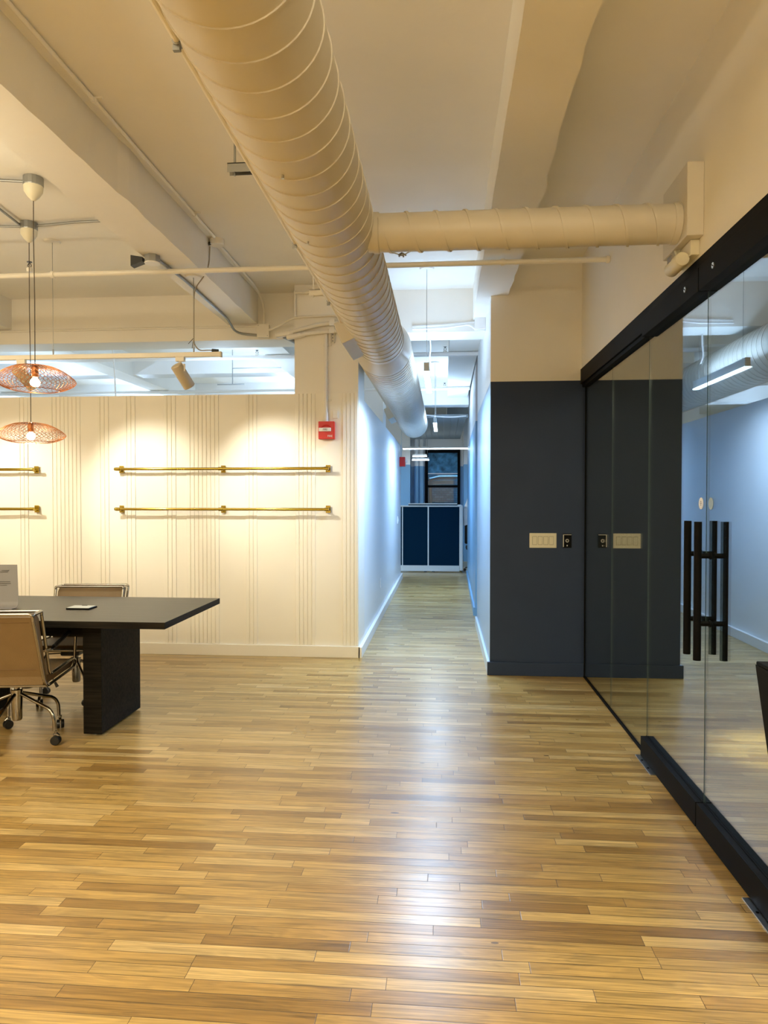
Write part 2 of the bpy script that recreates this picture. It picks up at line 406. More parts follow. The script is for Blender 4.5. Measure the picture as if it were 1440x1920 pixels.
# right column wall: navy/cream front, blue/white corridor side
b = B()
y0, y1, x0, x1 = 6.06, 8.39, .392, 1.60
def quad(bm, pts, mi):
    f = bm.faces.new([bm.verts.new(p) for p in pts]); f.material_index = mi; return f
def cladwall(b, x0, x1, y0, y1, front, side, zsplit=PT, upf=1, ups=3):
    for (za, zb, mf, ms) in ((0, zsplit, front, side), (zsplit, ZC, upf, ups)):
        quad(b, [(x0, y0, za), (x1, y0, za), (x1, y0, zb), (x0, y0, zb)], mf)
        quad(b, [(x0, y1, za), (x0, y0, za), (x0, y0, zb), (x0, y1, zb)], ms)
        quad(b, [(x1, y1, za), (x0, y1, za), (x0, y1, zb), (x1, y1, zb)], ms)
        quad(b, [(x1, y0, za), (x1, y1, za), (x1, y1, zb), (x1, y0, zb)], mf)
cladwall(b, x0, x1, y0, y1, 0, 2); struct('wall_right_column', b, [NAVY, WALLC, NEARBLUE, WHITE])
b = B(); box(b, .37, 1.178, y0-.022, y0, 0, .112, bev=.003); struct('baseboard_column', b, NAVY)
b = B(); box(b, .37, .392, y0, y1+.02, 0, .108, bev=.003); struct('baseboard_corridor_right', b, PALEBLUE)
b = B(); cladwall(b, .40, 2.6, 9.11, 13.75, 2, 2, upf=3)
for v in b.verts:
    if v.co.y > 13 and v.co.x < 1: v.co.x += .055
struct('wall_corridor_right', b, [NAVY, WALLC, BLUE, WHITE])
b = B(); box(b, .378, .42, 9.09, 13.75, 0, .105)
for v in b.verts:
    if v.co.y > 13: v.co.x += .055
box(b, .42, 1.6, 9.09, 9.11, 0, .105); struct('baseboard_corridor_far_right', b, BLUE)
b = B(); box(b, 1.6, 1.7, 8.0, 9.2, 0, ZC); struct('wall_alcove', b, BLUE)
# bulkhead above the glass
b = B(); box(b, 1.145, 1.30, -4.2, 6.06, 2.575, ZC); struct('wall_right_bulkhead', b, WALLC)
# glazed room shell behind the glass
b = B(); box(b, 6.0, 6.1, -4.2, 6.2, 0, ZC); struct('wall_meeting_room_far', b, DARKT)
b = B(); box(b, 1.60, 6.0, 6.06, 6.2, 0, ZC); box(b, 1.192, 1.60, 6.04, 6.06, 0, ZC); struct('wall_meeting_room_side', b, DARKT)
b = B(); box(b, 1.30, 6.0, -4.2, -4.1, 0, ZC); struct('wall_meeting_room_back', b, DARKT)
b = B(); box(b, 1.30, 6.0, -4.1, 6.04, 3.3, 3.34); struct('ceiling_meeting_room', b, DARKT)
# beams
def beam(x0, x1, y0, y1, z0, rag=0):
    b = B(); n = int((y1-y0)/.12) if rag else 1; rows = []
    for i in range(n+1):
        y = y0+(y1-y0)*i/n; j = (lambda: random.uniform(-rag, rag)) if rag else (lambda: 0)
        e = rag*1.2*math.sin(y*1.7)+(.012 if rag and 3.9 < y < 4.15 else 0)
        rows.append([b.verts.new(p) for p in ((x0+j()*.3, y, ZC), (x0+j()*.3, y, z0+j()*.3), (x1+j()+e, y, z0+j()*.3), (x1+j()*.5+e, y, ZC))])
    for i in range(n):
        for k in range(3): b.faces.new((rows[i][k], rows[i+1][k], rows[i+1][k+1], rows[i][k+1]))
    b.faces.new(rows[0]); b.faces.new(rows[-1][::-1]); bmesh.ops.recalc_face_normals(b, faces=b.faces)
    struct('ceiling_beam', b, PLASTER)
beam(.275, .54, -4.1, 6.85, 3.2, .006)
beam(-2.11, -1.81, -4.1, 6.85, 3.2, .0035)
beam(-4.62, -4.34, -4.1, 6.85, 3.2)
for x in (-2.11, -4.62, -7.1, -9.3): beam(x, x+.3, 7.2, 17.4, 3.2)
beam(.06, .392, 7.2, 17.4, 3.2)
b = B(); box(b, -10.1, -1.40, 6.85, 7.2, 3.05, ZC); box(b, -.797, .392, 6.85, 7.2, 3.09, ZC); struct('cross_beam', b, PLASTER)
b = B(); box(b, -10.1, .42, 12.1, 12.45, 3.08, ZC); struct('cross_beam', b, WHITE)
b = B(); box(b, -10.1, -1.0, 9.6, 9.9, 3.22, ZC); struct('cross_beam', b, WHITE)

# far end of the office
b = B()
def wall_far():
    xs = [-10.1, -.46, .40, 4.0]; zw0, zw1, Y = .75, 2.69, 17.5; P2 = 2.28
    for x0, x1 in ((xs[0], xs[1]), (xs[2], xs[3])):
        box(b, x0, x1, Y, Y+.25, 0, P2, 0); box(b, x0, x1, Y, Y+.25, P2, ZC, 1)
    box(b, xs[1], xs[2], Y, Y+.25, 0, zw0, 0); box(b, xs[1], xs[2], Y, Y+.25, zw1, ZC, 1)
wall_far(); struct('wall_far', b, [BLUE, WHITE])
b = B(); box(b, -1.5, -.80, 16.9, 17.5, 0, 2.3, 0); box(b, -1.5, -.80, 16.9, 17.5, 2.3, ZC, 1); struct('column_far_left', b, [BLUE, WHITE])
b = B(); box(b, .47, 1.2, 16.9, 17.5, 0, 2.3, 0); box(b, .47, 1.2, 16.9, 17.5, 2.3, ZC, 1); struct('column_far_right', b, [BLUE, WHITE])
b = B(); box(b, 4.0, 4.1, 13.75, 17.8, 0, ZC); struct('wall_office_right', b, BLUE)
# window
wn_ = empty('window_1', (0, 17.5, 0)); wn_['kind'] = 'structure'
b = B()
for q in ((-.46, -.385, .75, 2.69), (.335, .40, .75, 2.69), (-.385, .335, 2.61, 2.69), (-.385, .335, .75, .83), (-.385, .335, 1.76, 1.82)):
    box(b, q[0], q[1], -.04, .06, q[2], q[3])
link('window_frame', b, BLACKM, wn_)
b = B(); box(b, -.385, .335, .01, .018, .83, 1.76); box(b, -.385, .335, .03, .038, 1.82, 2.61); link('window_pane', b, WGLASS, wn_)
b = B(); box(b, -.385, .335, -.014, .004, 2.092, 2.115); link('blind_rail', b, WHITEP, wn_)
b = B(); box(b, -.385, .335, -.004, .0, 2.115, 2.61); link('woven_blind', b, mat('blue_woven_blind', (.07, .24, .42), .7, var=.6, vscale=9), wn_)
b = B(); box(b, -3, 3, 19.0, 19.1, 0, 5); struct('exterior_brick_wall', b, BRICK)
area('exterior_wall_fill', (0, 18.3, 3.6), (math.radians(-50), 0, PI), 2.5, .3, 45, (.25, .6, 1))  # added light outside, brightens the brick seen through the window
b = B(); box(b, -.8, .8, 18.45, 18.52, 1.86, 1.95); tube(b, [(-.35, 18.6, 1.2), (-.35, 18.6, 2.0), (-.1, 18.6, 2.05), (.8, 18.6, 2.05)], .05); struct('exterior_pipe', b, STEEL)
# soffit of grey slats
b = B()
for i in range(9): box(b, -.78+.13*i, -.78+.13*i+.126, 12.46, 16.9, 2.90, 2.93)
box(b, -.92, .42, 12.45, 12.47, 2.90, 2.96); struct('ceiling_soffit', b, SLATM)

# ------------------------------------------------------------------ glass wall
GX = 1.176
b = B(); box(b, 1.135, 1.26, -4.1, 6.06, 2.45, 2.575, bev=.003); box(b, 1.15, 1.215, 4.21, 6.06, 2.425, 2.452)
struct('trim_glass_head', b, BLACKM)
b = B(); box(b, 1.168, 1.192, 4.21, 6.038, 0, .014); struct('trim_glass_channel', b, BLACKM)
b = B(); box(b, 1.170, 1.192, 6.030, 6.038, .014, 2.45); struct('trim_glass_edge', b, BLACKM)
def pane(name, y0, y1, z0, z1, parent, x=GX):
    b = B(); vs = box(b, x, x+.006, y0, y1, z0, z1)
    b.faces.ensure_lookup_table()
    for f in b.faces:
        f.material_index = 0 if abs(f.calc_center_median().y-(y0+y1)/2) < .01 and abs(f.calc_center_median().z-(z0+z1)/2) < .01 else 1
    return link(name, b, [GLASS, GLASSE], parent)
for n, (ya, yb) in enumerate(((5.105, 6.03), (4.21, 5.099))):
    w = empty('window_%d' % (n+2), (0, 0, 0)); w['kind'] = 'structure'
    pane('glass_pane', ya, yb, .014, 2.43, w)
def pull(parent, yc):
    for s, xx in ((-1, GX+.005-.062), (1, GX+.005+.062)):
        h = empty('pull_handle', (0, 0, 0)); h.parent = parent
        b = B(); tube(b, [(xx, yc, .782), (xx, yc, 1.396)], .0165, 16); link('handle_bar', b, BLACKM, h, True)
        for z in (.945, 1.245):
            b = B(); tube(b, [(xx, yc, z), (GX+.005+s*.006, yc, z)], .0115, 14); tube(b, [(GX+.005+s*.012, yc, z), (GX+.005+s*.006, yc, z)], .016, 14); link('standoff', b, BLACKM, h, True)
def door(n, y0, y1, yh, disc_m, ysc):
    d = empty('door_%d' % n, (0, 0, 0)); d['kind'] = 'structure'
    pane('glass_pane', y0+.003, y1-.003, .10, 2.44, d)
    b = B(); box(b, 1.132, 1.222, y0+.002, y1-.002, 2.425, 2.532, bev=.002); tr = link('top_rail', b, BLACKM, d)
    b = B(); box(b, 1.140, 1.216, y0+.002, y1-.002, .008, .122, bev=.002); box(b, 1.170, 1.172, y0+.002, y1-.002, .122, .125); link('bottom_rail', b, BLACKM, d)
    b = B(); lathe(b, [(.013, -.003), (.013, .001), (.006, .001)], 20, (1.131, ysc, 2.482), 'X'); link('rail_screw', b, SILVER, tr, True)
    b = B(); tube(b, [(1.128, ysc-.006, 2.478), (1.128, ysc+.006, 2.486)], .0022, 6); link('screw_slot', b, BLACKM, tr)
    pull(d, yh)
    return d
d1 = door(1, 3.30, 4.205, 3.37, WHITEP, 3.47)
d2 = door(2, 2.37, 3.296, 3.238, GREYP, 3.12)
for (yy, m, nm, lb, par) in ((3.365, WHITEP, 'door_disc', 'white round sticker', d1), (3.245, mat('pale_disc', (.30, .40, .48), .5), 'door_disc', 'pale grey round disc', d2)):  # white disc on one leaf, paler disc on the other
    b = B(); lathe(b, [(.027, -.0008), (.027, .0004)], 28, (GX-.0006, yy, 1.476), 'X'); s = link(nm, b, m, par); s['label'] = lb
b = B()
for i, w in enumerate((.016, .022, .013)): box(b, GX-.0022, GX-.0016, 3.365-w/2, 3.365+w/2, 1.484-.008*i, 1.487-.008*i)
link('sticker_print', b, GREYT, d1)
# floor pivot plates
for (ya, yb, lb) in ((3.92, 4.225, 'steel floor pivot plate at the far end of the glass door rail'), (2.42, 2.735, 'steel floor pivot plate under the near glass door rail')):
    p = empty('pivot_plate', (1.15, (ya+yb)/2, 0)); tag(p, lb, 'floor plate', 'door floor plates')
    b = B(); box(b, -.035, .05, ya-(ya+yb)/2, yb-(ya+yb)/2, 0, .005, bev=.001); link('plate', b, SILVER, p)
    for yy in (-.06, .06):
        b = B(); lathe(b, [(.006, 0), (.006, .003), (.003, .004)], 12, (-.02, yy, .004)); link('screw', b, BLACKM, p, True)

# ------------------------------------------------------------------ main duct
md = empty('spiral_duct', (0, 0, 0)); tag(md, 'long cream spiral duct running from overhead down the corridor ceiling', 'duct')
DX, DZ = -.521, 2.79
b = B(); helix_pipe(b, 'Y', (DX, DZ), -4.0, 5.86, .193, .132); link('duct_barrel', b, DUCT, md, True)
b = B(); lathe(b, [(.193, 5.84), (.197, 5.85), (.24, 6.06), (.243, 6.09), (.238, 6.1)], 56, (DX, 0, DZ), 'Y'); link('reducer_collar', b, DUCT, md, True)
b = B(); helix_pipe(b, 'Y', (DX, DZ), 6.08, 12.4, .238, .10); link('wide_duct_barrel', b, DUCT, md, True)
b = B(); lathe(b, [(.02, 12.66), (.12, 12.62), (.20, 12.53), (.238, 12.4)], 40, (DX, 0, DZ), 'Y'); link('duct_end_cap', b, DUCT, md, True)
for (ya, yb, rr) in ((5.0, 5.62, .193), (9.7, 10.3, .238)):
    b = B(); M = Matrix.Translation((DX, 0, DZ)) @ Matrix.Rotation(math.radians(-24), 4, 'Y')
    box(b, -rr-.065, -rr+.05, ya, yb, -.10, .055, M=M, bev=.003); r_ = link('side_register', b, DUCT, md)
    b = B(); box(b, -rr-.070, -rr-.060, ya+.03, yb-.03, -.08, .035, M=M)
    link('register_face', b, DUCT, r_)
for y in (1.6, 3.25, 3.9): pass
for (y, a) in ((3.05, 250), (2.4, 262)):
    b = B(); an = math.radians(a); lathe(b, [(.006, 0), (.004, .012)], 8, (DX+math.cos(an)*.193, y, DZ+math.sin(an)*.193-.012))
    link('test_screw', b, SILVER, md)
# branch
br = empty('branch_duct', (0, 0, 0)); tag(br, 'cream branch duct crossing from the main duct to the wall above the glass', 'duct')
b = B(); helix_pipe(b, 'X', (3.40, 2.765), -.36, 1.075, .088, .138, 40, .006, .012); link('duct_barrel', b, DUCT, br, True)
b = B(); lathe(b, [(.094, -.335), (.094, -.31), (.089, -.305)], 40, (0, 3.40, 2.765), 'X'); link('sleeve_collar', b, DUCT, br, True)
b = B(); lathe(b, [(.092, 1.04), (.092, 1.07)], 40, (0, 3.40, 2.765), 'X'); link('sleeve_collar', b, DUCT, br, True)
b = B(); box(b, 1.072, 1.145, 3.27, 3.62, 2.665, 2.99, bev=.004); link('wall_boot', b, DUCT, br)
b = B(); tube(b, [(-.25, 3.40, 2.675), (-.20, 3.40, 2.655), (-.16, 3.40, 2.675)], .003, 6)
for k in range(5): tube(b, [(-.2, 3.40, 2.668), (-.2+.02*math.cos(k*1.25), 3.40+.02*math.sin(k*1.25), 2.655)], .004, 5)
link('wire_tie', b, STEEL, br)
# emergency light
el = empty('emergency_light', (1.11, 3.45, 2.6)); tag(el, 'white emergency lamp head mounted under the branch duct end', 'light')
b = B(); box(b, -.005, .035, -.13, .10, -.005, .064, bev=.004); link('housing', b, CREAMP, el)
b = B(); lathe(b, [(.030, -.10), (.034, -.09), (.034, .06), (.030, .07)], 20, (-.03, 0, -.012), 'Y'); link('lamp_head', b, CREAMP, el, True)
b = B(); box(b, -.062, -.055, -.03, .02, .0, .03); link('lens', b, GREYP, el)
b = B(); tube(b, [(-.02, -.02, .02), (-.02, .02, .06), (.0, .02, .064)], .012); link('swivel_arm', b, CREAMP, el, True)

# conduit beside the main duct
c = empty('duct_conduit', (0, 0, 0)); tag(c, 'thin cream conduit strapped along the left side of the spiral duct', 'conduit')
b = B(); tube(b, [(-.722, -3.9, 2.74), (-.722, 4.98, 2.74)], .0095, 10); link('conduit_pipe', b, PIPE, c, True)
for y in (3.43, 4.45, 1.9):
    b = B(); tube(b, [(-.722, y-.012, 2.74), (-.722, y+.012, 2.74)], .014, 10); box(b, -.735, -.715, y-.006, y+.006, 2.715, 2.73); link('pipe_clamp', b, STEEL, c)
# hangers
def hanger(y, lab):
    h = empty('duct_hanger', (0, y, 0)); tag(h, lab, 'hanger', 'duct hangers')
    b = B(); box(b, -.985, -.57, -.02, .02, 3.022, 3.026); box(b, -.985, -.57, -.02, -.017, 2.985, 3.026); box(b, -.985, -.57, .017, .02, 2.985, 3.026); link('strut_channel', b, STEEL if y < 4 else PIPE, h)
    for x in (-.955, -.60):
        b = B(); tube(b, [(x, 0, 2.975), (x, 0, ZC)], .0055, 8); link('threaded_rod', b, STEEL if y < 4 else PIPE, h, True)
hanger(3.21, 'grey steel strut hanger on threaded rods left of the spiral duct'); hanger(5.18, 'cream strut hanger on rods by the top of the partition column')

# cross room pipe
def hpipe(name, pts, r, m, label, cat='pipe', clamps=(), group=None, fil=.05):
    o = empty(name, (0, 0, 0)); tag(o, label, cat, group)
    b = B(); tube(b, fillet(pts, fil), r, 12); link('pipe_run' if cat == 'pipe' else 'conduit_run', b, m, o, True)
    for (x, y, z, ax) in clamps:
        b = B(); d = Vector((1, 0, 0)) if ax == 'X' else (Vector((0, 1, 0)) if ax == 'Y' else Vector((0, 0, 1)))
        p = Vector((x, y, z)); tube(b, [p-d*.012, p+d*.012], r*1.35, 12)
        link('pipe_clamp', b, m, o, True)
    return o
hpipe('sprinkler_pipe', [(-6.6, 5.07, 3.156), (1.145, 5.07, 3.156)], .019, PIPE, 'cream sprinkler pipe crossing the whole room under the beams',
      clamps=((-2.89, 5.07, 3.156, 'X'), (.41, 5.07, 3.156, 'X'), (1.13, 5.07, 3.156, 'X'), (-4.4, 5.07, 3.156, 'X')))
for (x, y, lb) in ((-4.46, 8.3, 'upright sprinkler head above the partition, left one on the nearer office pipe'), (-2.21, 8.3, 'upright sprinkler head above the partition near the column'),
                   (.013, 8.3, 'upright sprinkler head on the nearer corridor pipe'), (-4.47, 10.9, 'upright sprinkler head on the farther office pipe, behind the track spot'), (.012, 10.9, 'upright sprinkler head on the farther corridor pipe'), (-3.07, 5.07, 'upright sprinkler head on the room pipe behind the pendant cords')):
    s = empty('fire_sprinkler', (x, y, 3.18)); tag(s, lb, 'sprinkler', 'sprinkler heads')
    b = B(); lathe(b, [(.018, 0), (.022, .01), (.022, .028), (.012, .035)], 14); link('fitting', b, PIPE, s, True)
    b = B(); tube(b, [(-.008, 0, .03), (-.014, 0, .05), (0, 0, .072)], .003, 6); tube(b, [(.008, 0, .03), (.014, 0, .05), (0, 0, .072)], .003, 6); link('frame_arms', b, BLACKP, s)
    b = B(); lathe(b, [(.018, .072), (.019, .076)], 14); link('deflector', b, BLACKP, s)
hpipe('sprinkler_pipe', [(-10.1, 8.3, 3.172), (.392, 8.3, 3.172)], .026, WHITE, 'white sprinkler pipe across the office just behind the column')
hpipe('sprinkler_pipe', [(-10.1, 10.9, 3.172), (.392, 10.9, 3.172)], .026, WHITE, 'white sprinkler pipe across the office farther back')
hpipe('hanging_cable', [(-3.84, 8.0, ZC), (-3.84, 8.0, 3.262), (-3.82, 8.0, 3.0), (-3.80, 8.0, 2.4)], .008, WHITEP, 'white cable hanging down behind the partition', 'cable')
for (x, y, z) in ((-2.0, 9.55, 3.035),):
    o = empty('trapeze_hanger', (0, 0, 0)); tag(o, 'thin grey conduit trapeze hanging in the office above the partition', 'hanger')
    b = B(); tube(b, [(-1.4, 9.4, 3.25), (-2.84, 9.4, 3.25), (-2.84, 9.4, 3.04)], .008, 8); tube(b, [(-3.05, 9.4, 3.035), (-2.68, 9.4, 3.035)], .008, 8); tube(b, [(-2.84, 9.4, 3.25), (-2.84, 9.4, ZC)], .005, 8)
    link('hanger_bar', b, STEEL, o)

# conduit along the beam with round box and cord box
cb = empty('ceiling_conduit', (0, 0, 0)); tag(cb, 'cream conduit running along the ceiling beside the left beam down to a wall box', 'conduit')
b = B(); tube(b, fillet([(-1.74, -4, 3.482), (-1.74, 5.30, 3.482)], .05), .011, 10); tube(b, fillet([(-1.755, 5.5, 3.482), (-1.76, 6.55, 3.482), (-1.745, 6.80, 3.40), (-1.745, 6.825, 3.18)], .12, 7), .011, 10); link('conduit_run', b, PIPE, cb, True)
for y in (2.3, 3.45, 4.88):
    b = B(); tube(b, [(-1.74, y-.01, 3.482), (-1.74, y+.01, 3.482)], .016, 10); box(b, -1.74, -1.70, y-.008, y+.008, 3.492, 3.4995); link('pipe_clamp', b, PIPE, cb)
b = B(); lathe(b, [(.052, 3.455), (.055, 3.46), (.055, 3.4995)], 24, (-1.75, 5.40, 0)); link('round_box', b, PIPE, cb, True)
b = B(); tube(b, [(-1.835, 5.36, 3.445), (-1.795, 5.38, 3.465)], .013, 8); link('cable_connector', b, BLACKP, cb)
# wall junction box
jb = empty('junction_box', (-1.75, 6.85, 3.125)); tag(jb, 'square cream junction box on the cross beam end of the left beam', 'junction box')
b = B(); box(b, -.055, .055, -.055, 0, -.06, .06, bev=.003); link('box_body', b, PIPE, jb)
b = B(); box(b, -.06, .06, -.059, -.055, -.065, .065, bev=.001); cv = link('cover', b, PIPE, jb)
for p in ((-.045, .05), (.045, -.05)):
    b = B(); lathe(b, [(.004, -.061), (.003, -.058)], 8, (p[0], 0, p[1]), 'Y'); link('cover_screw', b, STEEL, cv)
hpipe('beam_conduit', [(-6.6, 6.838, 3.178), (-1.81, 6.838, 3.178)], .010, PIPE, 'thin cream conduit along the cross beam above the partition', 'conduit', clamps=((-3.2, 6.838, 3.178, 'X'), (-5.0, 6.838, 3.178, 'X'), (-2.6, 6.838, 3.178, 'X')))
# octagon box on left beam soffit with emergency cone
ob = empty('ceiling_box', (-2.04, 4.86, 3.2)); tag(ob, 'grey ceiling box with black connector under the left beam', 'junction box')
b = B(); lathe(b, [(.055, -.05), (.055, 0)], 8); link('box_body', b, STEEL, ob)
b = B(); lathe(b, [(.052, -.056), (.055, -.05)], 24); link('white_cover', b, WHITEP, ob)
b = B(); prism(b, [(-.145, .0), (-.145, -.075), (-.06, -.045), (-.06, -.015)], 'Y', -.03, .03); link('black_connector', b, BLACKP, ob)
hpipe('metal_conduit', [(-2.02, 4.92, 3.188), (-2.00, 5.4, 3.188), (-2.02, 6.2, 3.188), (-2.03, 6.6, 3.185), (-2.03, 6.82, 3.11), (-1.81, 6.835, 3.09)], .011, STEEL, 'bare steel conduit under the left beam bending to the wall box', 'conduit', fil=.16)

# column conduit bundle
for (pts, r, lb) in (([(-1.69, 6.80, 3.13), (-1.55, 6.70, 3.155), (-1.40, 6.59, 3.195), (-.9, 6.59, 3.205), (-.70, 6.59, 3.21)], .011, 'thin cream conduit, topmost of the bundle crossing the column'),
                     ([(-1.42, 6.575, 3.055), (-1.30, 6.575, 3.085), (-1.14, 6.575, 3.122), (-.90, 6.575, 3.13), (-.64, 6.575, 3.13)], .019, 'thick cream conduit, middle of the bundle crossing the column'),
                     ([(-1.33, 6.575, 3.03), (-1.15, 6.575, 3.05), (-.90, 6.575, 3.062), (-.64, 6.575, 3.062)], .019, 'thick cream conduit, lowest of the bundle crossing the column')):
    hpipe('column_conduit', pts, r, PIPE, lb, 'conduit', group='conduits on the column', fil=.08)
for (x, z, lb) in ((-1.49, 3.035, 'cream elbow fitting with rounded ends, left of the two by the column'), (-1.385, 3.015, 'cream elbow fitting with rounded ends, right of the two by the column')):
    f = empty('conduit_fitting', (x, 6.575, z), 0); f.rotation_euler = (0, math.radians(-10), 0); tag(f, lb, 'conduit fitting', 'elbow fittings')
    b = B(); box(b, -.085, .06, -.028, .028, -.022, .022, bev=.014); link('fitting_body', b, PIPE, f, True)
    b = B(); tube(b, [(.055, 0, 0), (.085, 0, .002)], .024, 12); link('threaded_collar', b, STEEL if False else PIPE, f, True)
hpipe('flex_conduit', [(-1.50, 6.62, 3.02), (-1.45, 6.80, 3.02), (-1.41, 7.1, 3.01)], .018, STEEL, 'grey flexible conduit passing behind the column edge under the beam', 'conduit')
hpipe('column_pipe', [(-1.39, 6.59, 3.44), (-1.39, 6.59, 3.2)], .012, PIPE, 'short upright cream pipe at the top left edge of the column', 'pipe')
hpipe('column_pipe', [(-1.388, 6.58, 3.42), (-.70, 6.58, 3.42)], .014, PIPE, 'short level cream pipe near the ceiling on the column', 'pipe')
st = empty('strut_bracket', (-1.037, 6.61, 3.03)); tag(st, 'short slotted strut bracket holding conduits on the column', 'bracket')
b = B(); box(b, -.02, -.016, -.03, 0, -.08, .14); box(b, .016, .02, -.03, 0, -.08, .14); box(b, -.02, .02, -.004, 0, -.08, .14); link('strut_channel', b, PIPE, st)
b = B()
for z in (.032, .10): box(b, -.026, .026, -.058, -.054, z-.03, z+.03)
link('conduit_straps', b, PIPE, st)
b = B()
for z in (-.06, -.03, 0): lathe(b, [(.006, -.007), (.006, -.004)], 8, (0, 0, z), 'Y')
link('slot_holes', b, STEEL, st)

# raceway and alarm
rw = empty('wall_raceway', (0, 0, 0)); tag(rw, 'cream round raceway dropping down the column to the red alarm box', 'conduit')
b = B(); tube(b, [(-1.10, 6.588, 2.22), (-1.10, 6.588, 3.03)], .016, 14); link('raceway_pipe', b, PIPE, rw, True)
for z in (2.93, 2.42): 
    b = B(); tube(b, [(-1.10, 6.588, z-.01), (-1.10, 6.588, z+.01)], .021, 14); box(b, -1.12, -1.05, 6.60, 6.61, z-.008, z+.008); link('pipe_clamp', b, PIPE, rw)
b = B(); tube(b, [(-1.10, 6.588, 2.215), (-1.10, 6.588, 2.30)], .022, 14); link('end_collar', b, PIPE, rw, True)
wb = tag(link('wall_sensor', (lambda b: (box(b, -.024, .024, -.02, 0, -.038, .038, bev=.003), b)[1])(B()), PIPE, None, False, (-1.012, YW, 2.285)), 'small cream box on the column above and right of the alarm', 'sensor')
def alarm(name, label):
    a = empty(name, (0, 0, 0)); tag(a, label, 'fire alarm')
    b = B(); box(b, -.075, .075, -.06, 0, -.082, .082, bev=.004); link('alarm_body', b, RED, a)
    b = B(); box(b, -.068, .045, -.075, -.06, -.012, .022, bev=.003); link('pull_bar', b, WHITEP, a)
    b = B(); tube(b, [(-.05, -.062, .022), (-.02, -.068, .045), (.02, -.068, .045), (.045, -.062, .022)], .006, 8); link('bar_guard', b, RED, a, True)
    return a
def text(body, size, loc, rot, m, parent, name='lettering'):
    cu = bpy.data.curves.new(name+'_curve', 'FONT'); cu.body = body; cu.size = size; cu.extrude = .0006; cu.align_x = 'CENTER'; cu.align_y = 'CENTER'; cu.materials.append(m)
    t = bpy.data.objects.new(name+'_curve', cu); COL.objects.link(t); bpy.context.view_layer.update()
    me = bpy.data.meshes.new_from_object(t.evaluated_get(bpy.context.evaluated_depsgraph_get()))
    bpy.data.objects.remove(t); bpy.data.curves.remove(cu)
    o = bpy.data.objects.new(name, me); COL.objects.link(o); o.location = loc; o.rotation_euler = rot; o.parent = parent
    return o
al = alarm('fire_alarm_pull', 'red fire alarm pull station on the cream column'); al.location = (-1.09, YW-.002, 2.133)
text('FIRE', .026, (.035, -.0615, -.056), (PI/2, 0, 0), WHITEP, al)
text('FIRE', .024, (-.008, -.0765, .005), (PI/2, 0, 0), GREYT, al)
a2 = empty('fire_alarm_strobe', (-.797, 12.9, 2.16)); tag(a2, 'red fire alarm strobe with white lens at the corridor end', 'fire alarm')
b = B(); box(b, 0, .10, -.09, .09, -.085, .085, bev=.005); link('alarm_body', b, RED, a2)
b = B(); box(b, .10, .135, -.03, .03, -.02, .03, bev=.008); link('strobe_lens', b, WHITEP, a2)
hpipe('alarm_conduit', [(-.775, 12.95, 2.25), (-.775, 12.95, 3.48)], .012, PIPE, 'grey conduit rising from the corridor alarm strobe', 'conduit')

# corridor junction box and conduits
jc = empty('corridor_junction_box', (.345, 6.85, 3.16)); tag(jc, 'white junction box at the right end of the corridor beam', 'junction box')
b = B(); box(b, -.055, .045, -.08, 0, -.062, .062, bev=.003); link('box_body', b, WHITE, jc)
b = B(); box(b, -.058, .047, -.084, -.08, -.065, .065); link('cover', b, WHITE, jc)
hpipe('beam_conduit', [(-.30, 6.835, 3.145), (.0, 6.835, 3.155), (.29, 6.835, 3.175)], .010, WHITE, 'white conduit along the corridor beam, upper of the pair', 'conduit')
hpipe('beam_conduit', [(-.30, 6.82, 3.115), (.0, 6.82, 3.12), (.24, 6.82, 3.15), (.30, 6.82, 3.10), (.39, 6.83, 3.09)], .008, WHITE, 'white conduit along the corridor beam, lower of the pair', 'conduit')
hpipe('hanging_cable', [(-.14, 7.15, 3.10), (-.13, 7.12, 3.0), (-.145, 7.12, 2.88), (-.12, 7.12, 2.80)], .007, WHITEP, 'short white cable hanging from the corridor beam', 'cable')
hpipe('plenum_cable', [(-.6, 12.42, 2.98), (-.1, 12.41, 2.92), (.15, 12.41, 2.905), (.39, 12.42, 2.93)], .012, WHITEP, 'sagging white cable across the grey slatted soffit edge', 'cable', fil=.1)

# ------------------------------------------------------------------ linear pendants in the corridor
def linear_light(x, y0, y1, z, label, along='Y'):
    o = empty('linear_pendant', (x, (y0+y1)/2, z)); h = (y1-y0)/2; tag(o, label, 'pendant light', 'linear pendant lights')
    b = B(); box(b, -.022, .022, -h, h, .0, .075, bev=.001); link('housing', b, LGREY, o)
    b = B(); box(b, -.026, .026, -h+.002, h-.002, -.009, .001); link('light_diffuser', b, LEDM, o)
    for s in (-1, 1):
        yy = s*(h-.10)
        b = B(); tube(b, [(0, yy, .075), (0, yy, ZC-z-.01)], .0022, 6); link('suspension_wire', b, STEEL, o)
        b = B(); lathe(b, [(.06, ZC-z-.014), (.065, ZC-z-.001)], 24, (0, yy, 0)); link('canopy', b, WHITE, o, True)
    return o
linear_light(-.15, 6.12, 7.35, 2.59, 'linear pendant light, nearer of the two in the corridor')
linear_light(-.13, 10.4, 11.7, 2.60, 'linear pendant light, farther of the two in the corridor')
